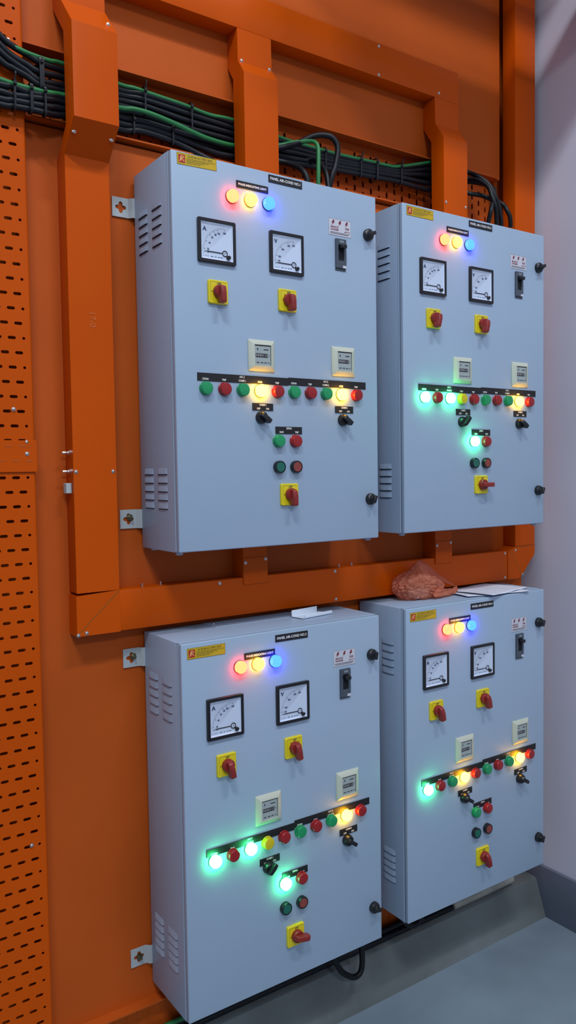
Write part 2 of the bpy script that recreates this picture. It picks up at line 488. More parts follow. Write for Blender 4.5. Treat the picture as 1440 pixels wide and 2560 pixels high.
# ------------------------------------------------------------------ cabinet parts (shared meshes)
W, H, D = .5783, .8728, .195
def enclosure(b):
    # open tray body: Y .018 .. .195, front lip
    y0, y1, t = .018, D, .0018
    # outer box with bevel
    bx(b, 0, W, y0, y1, 0, H, .0022, 2)
    # raised lip round the opening
    for x0, x1, z0, z1 in ((0, .004, 0, H), (W-.004, W, 0, H), (0, W, H-.004, H), (0, W, 0, .004)):
        bx(b, x0, x1, y0-.003, y0+.001, z0, z1, .0008, 1)
    # feet / hinge lugs
    for x, y in ((.012, .022), (W-.02, .022), (.02, .17), (W-.03, .17)):
        bx(b, x-.007, x+.007, y-.004, y+.006, -.006, .001, .001, 1)
ENC = mesh('enclosure', enclosure, 'white')
GAS = mesh('gasket', lambda b: bx(b, .006, W-.006, .0128, .0165, .006, H-.006), 'gasket')
def door(b):
    bx(b, .001, W-.001, 0, .0135, .001, H-.001, .0028, 3)
DOOR = mesh('door', door, 'white')
def gland(b):
    bx(b, .155, .42, .118, .186, H, H+.0012, .0004, 1)
GLAND = mesh('gland_plate', gland, 'white')
def louvers(vs):
    def f(b):
        for (y0, y1) in ((.122, .171), (.049, .099)):
            for v in vs:
                z = H - v
                # hood: slopes out from the side sheet to a lip above the opening
                n = 6; hgt = .0150
                prof = [(0, hgt), (-.0014, hgt*.72), (-.0030, hgt*.3), (-.0034, .0012), (-.0026, .0012), (.0006, .0016), (.0006, hgt)]
                A = []
                for k, (ya, sc) in enumerate(((y0, .05), (y0+.004, .7), (y0+.008, 1), (y1-.008, 1), (y1-.004, .7), (y1, .05))):
                    A.append([b.verts.new((p[0]*sc if p[0] < 0 else p[0], ya, z+p[1])) for p in prof])
                m = len(prof)
                for p, q in zip(A, A[1:]):
                    for i in range(m): b.faces.new((p[i], p[(i+1) % m], q[(i+1) % m], q[i]))
                b.faces.new(A[0]); b.faces.new(A[-1][::-1])
    return f
def louver_slots(vs):
    def f(b):
        for (y0, y1) in ((.1225, .1705), (.0495, .0985)):
            for v in vs:
                z = H - v
                bx(b, -.0006, .0002, y0, y1, z-.0010, z+.0012)
    return f
VT = [.107+.0203*i for i in range(5)]; VB = [.699+.0195*i for i in range(5)]
LV = [(mesh('louvers', louvers(v), 'white'), mesh('slots', louver_slots(v), 'slot')) for v in (VT, VB)]
def bracket(b):
    # plate flat on the wall, left side; local origin = centre of plate on the wall plane (y=.2)
    w = .0225
    cross = []
    r = .0046; a = .0135
    # plus shaped hole
    pts = []
    for q in range(4):
        ang = q*PI/2
        ca, sa = math.cos(ang), math.sin(ang)
        for i in range(5):
            th = -PI/2 + PI*i/4
            x, z = a-r+r*math.cos(th), r*math.sin(th)
            pts.append((x*ca-z*sa-.0015, x*sa+z*ca))
        pts.append((r*1.12*(ca-sa)-.0015, r*1.12*(sa+ca)))
    cell(b, -w, w*.8, -w, w, -.0035, pts)
    r = bmesh.ops.extrude_face_region(b, geom=list(b.faces))
    bmesh.ops.translate(b, verts=[v for v in r['geom'] if isinstance(v, bmesh.types.BMVert)], vec=(0, .0025, 0))
    prism(b, [(w*.8-.0005, -.0035), (w*.8-.0005, -.001), (w+.004, -.010), (w+.016, -.010), (w+.016, -.013), (w+.002, -.0128)], -w, w, 'z')
BR = mesh('bracket', bracket, 'zinc')
BB = mesh('bolt', lambda b: (lathe(b, [(.0085, 0), (.0085, -.0012), (.0062, -.0013), (.0062, -.0055), (.0032, -.0055), (.0032, -.012), (0, -.012)], 6)), 'brass')

def plate(w, h, t=.0016): return mesh('plate', lambda b: bx(b, -w/2, w/2, -t, 0, -h/2, h/2, .0003, 1), 'black_matte')
def txt(items, y=-.0019, mat='lettering'):
    def f(b):
        for it in items:
            text(b, it[0], it[1], it[2], it[3], y, it[4] if len(it) > 4 else .00012, 'CENTER', it[5] if len(it) > 5 else 1.)
    return mesh('lettering', f, mat, None)

# lamp
def lamp_bezel(b): lathe(b, [(.0153, 0), (.0153, -.0022), (.0146, -.0028), (.0120, -.0028)], 32)
def lens(b): lathe(b, [(.0142, -.0015), (.0143, -.0105), (.0139, -.0122), (.0130, -.0132), (.0085, -.0140), (0, -.0143)], 32)
BZ = {k: mesh('bezel', lamp_bezel, k) for k in ('g_off', 'r_off', 'y_off')}
BZK = {'g': 'g_off', 'G': 'g_off', 'r': 'r_off', 'y': 'y_off', 'Y': 'y_off', 'PR': 'r_off', 'PY': 'y_off', 'PB': 'black'}
BZ['black'] = mesh('bezel', lamp_bezel, 'black')
LN = {'g': mesh('lens', lens, 'g_off'), 'r': mesh('lens', lens, 'r_off'), 'y': mesh('lens', lens, 'y_off'), 'G': mesh('lens', lens, 'g_on'),
      'Y': mesh('lens', lens, 'y_on'), 'PR': mesh('lens', lens, 'pr_on'), 'PY': mesh('lens', lens, 'py_on'), 'PB': mesh('lens', lens, 'pb_on')}
LL = {'g': 'unlit green lamp', 'r': 'unlit red lamp', 'y': 'unlit yellow lamp', 'G': 'brightly lit green lamp', 'Y': 'lit amber lamp',
      'PR': 'lit red phase lamp', 'PY': 'lit yellow phase lamp', 'PB': 'lit blue phase lamp'}
# push button
PBZ = mesh('button_bezel', lambda b: lathe(b, [(.0148, 0), (.0150, -.009), (.0142, -.0115), (.0122, -.0118), (.0120, -.0095)], 32, False), 'black')
PBC = {k: mesh('button_cap', lambda b: lathe(b, [(.0119, -.002), (.0119, -.0108), (.0112, -.0116), (0, -.0118)], 32), m) for k, m in (('g', 'gb'), ('r', 'rb'))}
# selector
SLB = mesh('selector_base', lambda b: lathe(b, [(.0148, 0), (.0148, -.006), (.0138, -.0085), (.0132, -.012), (.0110, -.0145), (0, -.0150)], 32), 'black')
def lever(b):
    # lever along local z, standing out in -y
    prof = [(-.0135, -.012), (-.0135, -.018), (-.010, -.0245), (.006, -.0275), (.0150, -.0280), (.0172, -.0250), (.0160, -.012)]
    A = [b.verts.new((-.0048, y, z)) for z, y in prof]; B = [b.verts.new((.0048, y, z)) for z, y in prof]
    b.faces.new(A); b.faces.new(B[::-1])
    for i in range(len(prof)):
        j = (i+1) % len(prof); b.faces.new((A[i], A[j], B[j], B[i]))
    bmesh.ops.bevel(b, geom=list(b.edges), offset=.0009, segments=2, profile=.5, affect='EDGES')
SLL = mesh('selector_lever', lever, 'black')
SLM = mesh('pointer_line', lambda b: bx(b, -.0007, .0007, -.0239, -.0233, -.002, .0125), 'bgrey')
# rotary
def rplate(b):
    loft(b, [(rrect(-.025, .025, -.026, .026, .004), 0), (rrect(-.025, .025, -.026, .026, .004), -.005), (rrect(-.0235, .0235, -.0245, .0245, .003), -.0068)])
RPL = mesh('yellow_plate', rplate, 'yellow')
def rmarks(dots):
    def f(b):
        y = -.0071
        flat(b, rrect(-.0195, .0195, -.0200, .0208, .001), y+.0002) if False else None
        # groove round the label
        for x0, x1, z0, z1 in ((-.0205, .0205, .0212, .0216), (-.0207, -.0203, -.020, .0212)):
            flat(b, [(x0, z0), (x1, z0), (x1, z1), (x0, z1)], y)
        text(b, 'OFF', .001, .0180, .0058, y, .0002)
        for x, z in dots:
            flat(b, [(x+.0014*math.cos(a*PI/4), z+.0014*math.sin(a*PI/4)) for a in range(8)], y)
    return f
RM1 = mesh('marks', rmarks([(-.017, 0), (.017, .002)]), 'mark', None)
RM2 = mesh('marks', rmarks([(-.0105, .0125), (-.015, .001), (-.010, -.0105), (.0125, .0125), (.0165, .001)]), 'mark', None)
def rhandle(b):
    lathe(b, [(.0150, -.006), (.0155, -.010), (.0150, -.016), (.0135, -.0185), (0, -.019)], 30)
    # blade: long grip running from above centre to past the rim, pointing -z
    prof = [(.0135, -.014), (.0125, -.024), (.008, -.030), (-.004, -.0325), (-.024, -.0325), (-.0272, -.0290), (-.0272, -.0165), (-.0245, -.0130), (-.012, -.0130)]
    A = [b.verts.new((-.0062, y, z)) for z, y in prof]; B = [b.verts.new((.0062, y, z)) for z, y in prof]
    fs = [b.faces.new(A), b.faces.new(B[::-1])]
    for i in range(len(prof)):
        j = (i+1) % len(prof); fs.append(b.faces.new((A[i], A[j], B[j], B[i])))
    bmesh.ops.bevel(b, geom=list({e for f in fs for e in f.edges}), offset=.0018, segments=3, profile=.5, affect='EDGES')
RH = mesh('red_handle', rhandle, 'redk')
# meters
def mframe(b):
    o1 = rrect(-.048, .048, -.048, .048, .0025); 
    def ring(a, r): return rrect(-a, a, -a, a, r)
    loft(b, [(ring(.0480, .003), 0), (ring(.0480, .003), -.0058), (ring(.0472, .003), -.0068), (ring(.0412, .002), -.0068), (ring(.0405, .002), -.0060), (ring(.0405, .002), 0)], False, False)
MF = mesh('meter_frame', mframe, 'black')
def mface(b):
    a = .0404
    loft(b, [(rrect(-a, a, -a, a, .0018), -.0054), (rrect(-.0375, .0375, -.0375, .0355, .0018), -.0022)], False, True)
MD = mesh('meter_dial', mface, 'dial')
HX, HZ = .0205, -.0235     # hub position
def mscale(letter, marks):
    def f(b):
        y = -.0026
        text(b, letter, -.0300, .0250, .0125, y, .0006)
        R = .0525
        for s, ang in marks:
            a = math.radians(ang)
            for r0, r1, wd in ((R-.0028, R+.0008, .0004),):
                c, sn = math.cos(a), math.sin(a)
                flat(b, [(HX+r0*c-wd*sn, HZ+r0*sn+wd*c), (HX+r1*c-wd*sn, HZ+r1*sn+wd*c), (HX+r1*c+wd*sn, HZ+r1*sn-wd*c), (HX+r0*c+wd*sn, HZ+r0*sn-wd*c)], y)
            if s: text(b, s, HX+(R-.0078)*math.cos(a)+(.002 if ang > 150 else .0), HZ+(R-.0078)*math.sin(a), .0060, y, .00022, 'CENTER', .85)
        for i in range(60):   # faint double arc
            a0, a1 = math.radians(180-90*i/60), math.radians(180-90*(i+1)/60)
            for r in (R+.0008, R+.0030):
                w = .00012
                flat(b, [(HX+(r-w)*math.cos(a0), HZ+(r-w)*math.sin(a0)), (HX+(r+w)*math.cos(a0), HZ+(r+w)*math.sin(a0)), (HX+(r+w)*math.cos(a1), HZ+(r+w)*math.sin(a1)), (HX+(r-w)*math.cos(a1), HZ+(r-w)*math.sin(a1))], y)
        # small print line, illegible in the photo
        for x, w in ((-.0345, .0012), (-.0290, .0022), (-.0235, .0020), (-.0150, .006), (-.005, .004), (.003, .0045), (.0095, .0055)):
            flat(b, [(x, -.0342), (x+w, -.0342), (x+w, -.0330), (x, -.0330)], y)
    return f
MSA = mesh('scale', mscale('A', [('0', 182.5), ('20', 174), ('40', 155), ('60', 135), ('80', 121), ('100', 110), ('200', 90)]), 'markblue', None)
MSV = mesh('scale', mscale('V', [('', 182), ('100', 174), ('200', 161), ('300', 134), ('400', 108), ('500', 90)]), 'markblue', None)
def needle(b):
    y = -.0034
    L = .0520
    flat(b, [(HX-.005, HZ+.0010), (HX-L*.8, HZ+.0012), (HX-L, HZ+.0003), (HX-L, HZ-.0003), (HX-L*.8, HZ-.0010), (HX-.005, HZ-.0010)], y)
    n = 24
    for i in range(n):
        a0, a1 = 2*PI*i/n, 2*PI*(i+1)/n
        r0, r1 = .0050, .0070
        flat(b, [(HX+r0*math.cos(a0), HZ+r0*math.sin(a0)), (HX+r1*math.cos(a0), HZ+r1*math.sin(a0)), (HX+r1*math.cos(a1), HZ+r1*math.sin(a1)), (HX+r0*math.cos(a1), HZ+r0*math.sin(a1))], y)
    flat(b, [(HX+.0012*math.cos(2*PI*i/10), HZ+.0012*math.sin(2*PI*i/10)) for i in range(10)], y)
MN = mesh('needle', needle, 'mark', None)
def mzero(b):
    v0 = len(b.verts); lathe(b, [(.0045, -.0025), (.0045, -.0085), (.0038, -.0092), (0, -.0092)], 18)
MZ = mesh('zero_knob', mzero, 'black')
# hour counters (72 x 72)
def cbez(b):
    def q(a, r=.0012): return rrect(-a, a, -a, a, r)
    loft(b, [(q(.0360), 0), (q(.0360), -.0025), (q(.0345), -.0042), (q(.0255), -.0098), (q(.0240), -.0102), (rrect(-.0225, .0225, -.0235, .0235, .0008), -.0100), (rrect(-.0222, .0222, -.0232, .0232, .0008), -.0070)], False, False)
CB = mesh('counter_bezel', cbez, 'cream')
CF = mesh('counter_face', lambda b: bx(b, -.0220, .0220, -.0080, -.005, -.0230, .0230), 'cface')
def cmk(b):
    y = -.0083
    flat(b, [(-.0140+.0018*math.cos(2*PI*i/10), .0135+.0024*math.sin(2*PI*i/10)) for i in range(10)], y)
    flat(b, [(.0025, .0120), (.0155, .0120), (.0155, .0142), (.0025, .0142)], y)
    flat(b, [(-.0195, -.0052), (.0140, -.0052), (.0140, .0040), (-.0195, .0040)], y)
    flat(b, [(.0170, -.0015), (.0185, -.0015), (.0185, .0005), (.0170, .0005)], y)
    for x, w in ((-.0170, .007), (-.006, .007), (.004, .006), (.012, .0012), (.0150, .0030)):
        flat(b, [(x, -.0180), (x+w, -.0180), (x+w, -.0160), (x, -.0160)], y)
    flat(b, [(-.0222, .0212), (.0222, .0212), (.0222, .0230), (-.0222, .0230)], y)
    flat(b, [(.0212, -.0230), (.0222, -.0230), (.0222, .0212), (.0212, .0212)], y)
CM = mesh('counter_print', cmk, 'mark', None)
CD = mesh('counter_digits', lambda b: [text(b, d, -.0168+.0047*i, -.0006, .0078, -.0086, .0001, 'CENTER', .6) for i, d in enumerate('0000112')], 'lettering', None)
# breaker
def brk(b):
    bx(b, -.0160, .0160, -.0015, .004, -.0385, .0385, .0006, 1)
    for x0, x1, z0, z1 in ((-.0160, -.0085, -.033, .0385), (.0085, .0160, -.033, .0385), (-.0085, .0085, .024, .0385), (-.0085, .0085, -.033, -.0145)):
        bx(b, x0, x1, -.0055, -.001, z0, z1, .0008, 1)
BK = mesh('breaker_housing', brk, 'breaker')
BKS = mesh('breaker_slot', lambda b: bx(b, -.0084, .0084, -.0024, -.0012, -.0145, .0238), 'slot')
BKT = mesh('breaker_toggle', lambda b: bx(b, -.0072, .0072, -.0200, -.002, .0125, .0225, .0022, 3), 'black')
BKL = mesh('breaker_label', lambda b: bx(b, .0040, .0150, -.0060, -.0054, -.0325, -.0262), 'danger')
BKT2 = mesh('breaker_badge', lambda b: bx(b, -.0060, .0075, -.0060, -.0054, .0295, .0345), 'bgrey')
# lock
LKB = mesh('lock_base', lambda b: lathe(b, [(.0148, 0), (.0150, -.004), (.0142, -.009), (.0115, -.0115), (.0085, -.0125), (0, -.0125)], 28), 'black')
def lockw(b):
    lathe(b, [(.0085, -.0110), (.0080, -.0160), (.0070, -.0175), (0, -.0175)], 20)
    bx(b, -.0045, .0045, -.0245, -.010, -.0100, .0100, .0020, 3)
LKW = mesh('lock_wing', lockw, 'black')
# stickers
def stick(b): bx(b, -.0487, .0487, -.0004, 0, -.01245, .01245)
ST = mesh('sticker_sheet', stick, 'sticker')
STR = mesh('sticker_emblem', lambda b: flat(b, [(-.0452, -.0088), (-.0290, -.0088), (-.0290, .0088), (-.0452, .0088)], -.0006), 'stickred')
def stjk(b):
    y = -.0008
    # curly J and K
    tubs = [[(-.0434, -.0062), (-.0420, -.0050), (-.0405, -.0010), (-.0392, .0052), (-.0372, .0058)], [(-.0398, .0056), (-.0330, .0056)],
            [(-.0372, .0048), (-.0392, -.0050)], [(-.0316, .0044), (-.0372, -.0004)], [(-.0366, -.0004), (-.0312, -.0056)]]
    for pl in tubs:
        for a, c in zip(pl, pl[1:]):
            a, c = Vector(a), Vector(c); n = (c-a).orthogonal().normalized()*.0008
            flat(b, [tuple(a+n), tuple(c+n), tuple(c-n), tuple(a-n)], y)
STJ = mesh('emblem_letters', stjk, 'stickorange', None)
def sttx(b):
    y = -.0006
    text(b, 'JK RE M A/C SERV BHD', .0090, .0066, .0062, y, .00012, 'CENTER', .98)
    random.seed(3)
    for z, xe in ((.0016, .0455), (-.0014, .0300), (-.0044, .0180), (-.0074, .0080)):
        x = -.0255
        while x < xe:
            w = random.uniform(.003, .008); flat(b, [(x, z-.0006), (min(x+w, xe), z-.0006), (min(x+w, xe), z+.0006), (x, z+.0006)], y); x += w+.0008
    for x0, x1, z0, z1 in ((-.0487, .0487, .0119, .01245), (-.0487, .0487, -.01245, -.0119), (-.0487, -.0481, -.0124, .0124), (.0481, .0487, -.0124, .0124)):
        flat(b, [(x0, z0), (x1, z0), (x1, z1), (x0, z1)], y)
STT = mesh('sticker_print', sttx, 'sticktext', None)
DG = mesh('danger_sheet', lambda b: bx(b, -.035, .035, -.0004, 0, -.0205, .0205), 'danger')
def dgm(b):
    y = -.0006
    for x0, x1, z0, z1 in ((-.0345, .0345, .0198, .0202), (-.0345, .0345, -.0202, -.0198), (-.0345, -.0341, -.0202, .0202), (.0341, .0345, -.0202, .0202)):
        flat(b, [(x0, z0), (x1, z0), (x1, z1), (x0, z1)], y)
    for z, xe in ((-.0128, .030), (-.0158, .026)):
        x = -.030
        while x < xe:
            w = random.uniform(.003, .007); flat(b, [(x, z-.0007), (min(x+w, xe), z-.0007), (min(x+w, xe), z+.0007), (x, z+.0007)], y); x += w+.0006
DGM = mesh('danger_border', dgm, 'mark', None)
def dgr(b):
    y = -.0006
    for cx in (-.0215, -.0005, .0205):
        flat(b, [(cx+.0005, .0175), (cx+.0050, .0165), (cx+.0022, .0122), (cx+.0050, .0118), (cx-.0048, .0030), (cx-.0010, .0092), (cx-.0045, .0098)], y)
    text(b, 'BAHAYA', -.0165, .0000, .0064, y, .00022, 'CENTER', .95)
    text(b, 'DANGER', -.0165, -.0062, .0064, y, .00022, 'CENTER', .95)
    text(b, '危險', .0225, -.0005, .0062, y, .0001)
    text(b, 'அபாயம்', .0225, -.0075, .0050, y, .0001, 'CENTER', .8)
DGR = mesh('danger_print', dgr, 'dred', None)
# plates
PL_PH = plate(.0860, .0160); PL_NM = plate(.0955, .0172); PL_ST1 = plate(.2440, .0178); PL_ST2 = plate(.2388, .0178); PL_CP = plate(.0572, .0172); PL_EF = plate(.0765, .0172)
T_PH = txt([('PHASE INDICATING LIGHT', 0, 0, .0068, .00022, .93)])
T_NM = {k: txt([('PANEL AIR-COND NO.%d' % k, 0, 0, .0088, .0002, .92)]) for k in (1, 2, 3, 4)}
def strip_t(u0, ac, cp, n0):
    out = []
    names = ['C/FAN', 'TRIP', cp, 'CCH', 'TRIP']
    for i, s in enumerate(names):
        x = .0734+.0479*(n0+i) - u0
        if s == cp: it = [(ac, 0, .0044, .0062, .0002), (cp, 0, -.0042, .0062, .0002, .9)]
        else: it = [(s, 0, -.0046, .0062, .0002, .9)]
        out.append((txt(it), x))
    return out
T_S1 = strip_t(.1757, 'A/C.1', 'COMP.1', 0); T_S2 = strip_t(.4173, 'A/C.2', 'COMP.2', 5)
T_CP = [txt([('COMP.%d' % k, 0, .0044, .0062, .0002, .9), ('OFF', -.0125, -.0044, .0060, .0002, .9), ('ON', .0125, -.0044, .0060, .0002, .9)]) for k in (1, 2)]
T_EF = txt([('E/FAN', 0, .0044, .0062, .0002, .9), ('RUN', -.0215, -.0044, .0060, .0002, .9), ('TRIP', .0225, -.0044, .0060, .0002, .9)])

def cabinet(no, x0, ztop, desc, cfg):
    t = thing('control_cabinet', (x0, .0, ztop-H), desc, 'electrical cabinet', 'control cabinets on the orange wall')
    P = lambda u, v, y=0: (u, y, H-v)
    obj('enclosure', ENC, t); obj('gasket', GAS, t)
    d = obj('door', DOOR, t)
    obj('gland_plate', GLAND, t)
    for (lv, sl_) in LV:
        o = obj('vent_louvers', lv, t); obj('vent_slots', sl_, o)
    for v, bolt in ((cfg['br'][0], cfg['bolt'][0]), (cfg['br'][1], cfg['bolt'][1])):
        o = obj('mounting_bracket', BR, t, (-.0295, .2047, H-v))
        if bolt: obj('bolt', BB, o, (bolt[0], -.0034, bolt[1]), (0, .3, 0))
    # right side brackets peek out only past the next cabinet
    e = cfg['dz']    # label height shifts
    o = obj('maker_sticker', ST, t, P(.0640, e['sticker'], -.0001), (0, cfg.get('srot', 0), 0))
    r = obj('emblem', STR, o); obj('emblem_letters', STJ, o); obj('print', STT, o)
    o = obj('name_plate', PL_NM, t, P(.2980, e['name'])); obj('lettering', T_NM[no], o)
    o = obj('name_plate', PL_PH, t, P(.2058, e['phase'])); obj('lettering', T_PH, o)
    o = obj('danger_sticker', DG, t, P(.4597, .0962, -.0001)); obj('border', DGM, o); obj('print', DGR, o)
    o = obj('circuit_breaker', BK, t, P(.4597, .1625, -.0005)); obj('slot', BKS, o); obj('toggle', BKT, o); obj('rating_label', BKL, o); obj('badge', BKT2, o)
    def lamp(k, u, v):
        o = obj('indicator_lamp', BZ[BZK[k]], t, P(u, v), label=LL[k]); obj('lens', LN[k], o)
    for k, u in zip(('PR', 'PY', 'PB'), (.1497, .1985, .2468)): lamp(k, u, e['ph'])
    for nm, u, sc in (('ammeter', .1085, MSA), ('voltmeter', .2970, MSV)):
        o = obj(nm, MF, t, P(u, .1825)); obj('dial', MD, o); obj('scale', sc, o); obj('needle', MN, o)
        obj('zero_adjuster', MZ, o, (.0285, 0, -.0320))
    for i, (u, v, rm) in enumerate(((.1088, .2935, RM1), (.2970, .2920, RM2), (.2945, e['rot3'], RM1))):
        o = obj('rotary_switch', RPL, t, P(u, v)); obj('markings', rm, o); obj('handle', RH, o, (.0005, 0, 0), (0, math.radians(cfg['rot'][i]), 0))
    for u, v in ((.2222, .4260), (.4640, .4245)):
        o = obj('hour_counter', CB, t, P(u, v)); obj('face', CF, o); obj('print', CM, o); obj('digits', CD, o)
    n1, n2 = e['strip']
    o = obj('label_strip', PL_ST1, t, P(.1757, n1)); [obj('lettering', m_, o, (x_, 0, 0)) for m_, x_ in T_S1]
    o = obj('label_strip', PL_ST2, t, P(.4173, n2)); [obj('lettering', m_, o, (x_, 0, 0)) for m_, x_ in T_S2]
    for i, k in enumerate(cfg['lamps']): lamp(k, .0734+.0479*i, e['lamp'][0]+(e['lamp'][1]-e['lamp'][0])*i/9)
    for j, (u, v) in enumerate(((.2245, e['comp'][0]), (.4665, e['comp'][1]))):
        o = obj('name_plate', PL_CP, t, P(u, v)); obj('lettering', T_CP[j], o)
    for j, u in enumerate((.2190, .4610)):
        o = obj('selector_switch', SLB, t, P(u, .5695)); l = obj('lever', SLL, o, (0,0,0), (0, math.radians(cfg['sel'][j]), 0)); 
    o = obj('name_plate', PL_EF, t, P(.2972, e['efan'])); obj('lettering', T_EF, o)
    lamp(cfg['fan'][0], .2660, .6235); lamp(cfg['fan'][1], .3148, .6235)
    for k, u in (('g', .2660), ('r', .3145)):
        o = obj('push_button', PBZ, t, P(u, .6850)); obj('button_cap', PBC[k], o, label={'g': 'green push button', 'r': 'red push button'}[k])
    for v, a in ((.1005, cfg['lock'][0]), (e['lock'], cfg['lock'][1])):
        o = obj('door_lock', LKB, t, P(.5485, v)); obj('lock_wing', LKW, o, (0,0,0), (0, math.radians(a), 0))
    return t

UP = dict(sticker=.0185, name=.0150, phase=.0440, ph=.0757, rot3=.7510, strip=(.4828, .4812), lamp=(.5083, .5060), comp=(.5445, .5435), efan=.5980, lock=.7700)
UP2 = dict(UP, sticker=.0190, name=.0160, phase=.0455, ph=.0772, strip=(.4800, .4780), lamp=(.5062, .5035), comp=(.5420, .5400), rot3=.7470)
LO = dict(UP, sticker=.0243, name=.0203, phase=.0513, ph=.0723, rot3=.7620, strip=(.4905, .4858), lamp=(.5108, .5020), comp=(.5537, .5470), efan=.6068, lock=.7770)
C1 = cabinet(1, 0., 1.6147, 'upper left grey-white control cabinet, plate reading PANEL AIR-COND NO.1', dict(dz=dict(UP, sticker=.0155), br=(.0740, .8035), bolt=(None, (.0015, .004)),
    lamps=['g','r','g','Y','r','g','r','g','Y','r'], fan=('g', 'r'), sel=(130, 130), rot=(0, 0, 0), lock=(70, 20), srot=-.03))
C2 = cabinet(2, .6675, 1.6198, 'upper right grey-white control cabinet, plate reading PANEL AIR-COND NO.2', dict(dz=UP2, br=(.0740, .8035), bolt=((0, .003), (.0, .004)),
    lamps=['G','r','G','y','r','g','r','g','Y','r'], fan=('G', 'r'), sel=(35, 130), rot=(15, 15, -90), lock=(60, 20)))
C3 = cabinet(3, -.0013, .5401, 'lower left grey-white control cabinet, plate reading PANEL AIR-COND NO.3', dict(dz=LO, br=(.0625, .8030), bolt=((.003, .003), (.0, .0)),
    lamps=['G','r','G','y','r','g','r','g','Y','r'], fan=('G', 'r'), sel=(35, 125), rot=(-10, -8, -80), lock=(10, 100)))
C4 = cabinet(4, .6700, .5438, 'lower right grey-white control cabinet, plate reading PANEL AIR-COND NO.4, bag on top', dict(dz=LO, br=(.0625, .8030), bolt=((0, 0), (.0, .0)),
    lamps=['G','r','g','Y','r','g','r','g','Y','r'], fan=('g', 'r'), sel=(125, 125), rot=(-10, -10, -10), lock=(20, 20)))

# ------------------------------------------------------------------ cables
PATHS = {}
def cable(pts, r, mat, label, group, y0=None, key=None):
    P = [(p[0], p[2] if len(p) > 2 else y0, p[1]) for p in pts]
    if key: PATHS[key] = P
    me = mesh('cable', lambda b: tube(b, P, r), mat, 60)
    o = obj('power_cable' if mat == 'cable' else 'earth_cable', me)
    tag(o, label, 'cable', group)
    return o
R = .0068
GB = 'black cables in the bundle above the cabinets'
UPL = lambda z: [(-.56, z+.245, .145), (-.46, z+.140, .143), (-.38, z+.058, .142)]
LOL = lambda z: [(-.56, z+.006, .143), (-.44, z+.003, .142)]
cable(UPL(1.825) + [(-0.311,1.823,0.142),(-0.284,1.809,0.1429),(-0.256,1.801,0.1438),(-0.223,1.791,0.1449),(-0.17,1.796,0.16),(-0.029,1.804,0.192),(0.029,1.809,0.1922),(0.145,1.805,0.1926),(0.275,1.799,0.193),(0.416,1.787,0.1934),(0.487,1.788,0.1936),(0.616,1.787,0.1939),(0.827,1.802,0.1944),(0.97,1.839,0.1948),(1.068,1.848,0.19),(1.108,1.835,0.175),(1.114,1.812,0.14),(1.128,1.786,0.115),(1.137,1.753,0.1),(1.151,1.722,0.095),(1.163,1.68,0.095),(1.169,1.659,0.1)], R, 'cable', 'topmost black cable of the bundle, arching down into the upper right cabinet', GB, key='A1')
cable(UPL(1.806) + [(-0.311,1.805,0.142),(-0.285,1.788,0.1429),(-0.257,1.78,0.1438),(-0.231,1.772,0.1447),(-0.17,1.781,0.16),(-0.03,1.793,0.192),(0.028,1.797,0.1922),(0.145,1.792,0.1926),(0.275,1.786,0.193),(0.416,1.776,0.1934),(0.487,1.777,0.1936),(0.616,1.777,0.1939),(0.827,1.791,0.1944),(0.97,1.823,0.1948),(1.068,1.826,0.19),(1.103,1.813,0.17),(1.109,1.799,0.135),(1.117,1.772,0.105),(1.118,1.736,0.09),(1.128,1.704,0.085),(1.149,1.655,0.1)], R, 'cable', 'second black cable of the bundle, arching down into the upper right cabinet', GB, key='A2')
cable(UPL(1.792) + [(-0.312,1.792,0.142),(-0.285,1.777,0.1429),(-0.257,1.766,0.1438),(-0.23,1.754,0.1447),(-0.171,1.764,0.16),(-0.03,1.781,0.192),(0.028,1.783,0.1922),(0.145,1.775,0.1926),(0.274,1.772,0.193),(0.416,1.763,0.1934),(0.468,1.765,0.1936),(0.616,1.769,0.1939),(0.827,1.783,0.1944),(0.97,1.804,0.1948),(1.067,1.787,0.19),(1.099,1.769,0.17),(1.134,1.763,0.15),(1.161,1.749,0.13),(1.191,1.737,0.115),(1.195,1.715,0.1),(1.204,1.692,0.095),(1.213,1.665,0.1)], R, 'cable', 'third black cable, reaching furthest right on the upper right cabinet top', GB, key='A3')
cable(UPL(1.774) + [(-0.312,1.774,0.142),(-0.286,1.764,0.1429),(-0.258,1.756,0.1438),(-0.23,1.745,0.1447),(-0.171,1.752,0.16),(-0.03,1.769,0.192),(0.028,1.768,0.1922),(0.144,1.758,0.1926),(0.274,1.756,0.193),(0.415,1.748,0.1934),(0.554,1.756,0.1938),(0.679,1.763,0.1941),(0.827,1.774,0.1944),(0.97,1.78,0.1948),(1.073,1.802,0.195),(1.119,1.81,0.18),(1.149,1.8,0.15),(1.151,1.775,0.115),(1.137,1.747,0.1),(1.118,1.717,0.09),(1.105,1.69,0.085),(1.108,1.656,0.1)], R, 'cable', 'fourth black cable, bending back leftward into the upper right cabinet', GB, key='A4')
cable(LOL(1.724) + [(-0.314,1.724,0.142),(-0.29,1.727,0.1428),(-0.249,1.723,0.1441),(-0.209,1.73,0.149),(-0.172,1.736,0.16),(-0.031,1.743,0.192),(0.038,1.746,0.1922),(0.12,1.742,0.1925),(0.2,1.74,0.1928),(0.274,1.74,0.193),(0.351,1.751,0.19),(0.408,1.763,0.182),(0.442,1.772,0.155),(0.478,1.79,0.13),(0.503,1.793,0.115),(0.524,1.786,0.105),(0.535,1.762,0.1),(0.527,1.717,0.1),(0.515,1.687,0.1),(0.509,1.647,0.11)], R*1.1, 'cable', 'black cable looping high over the top of the upper left cabinet', GB, key='L1')
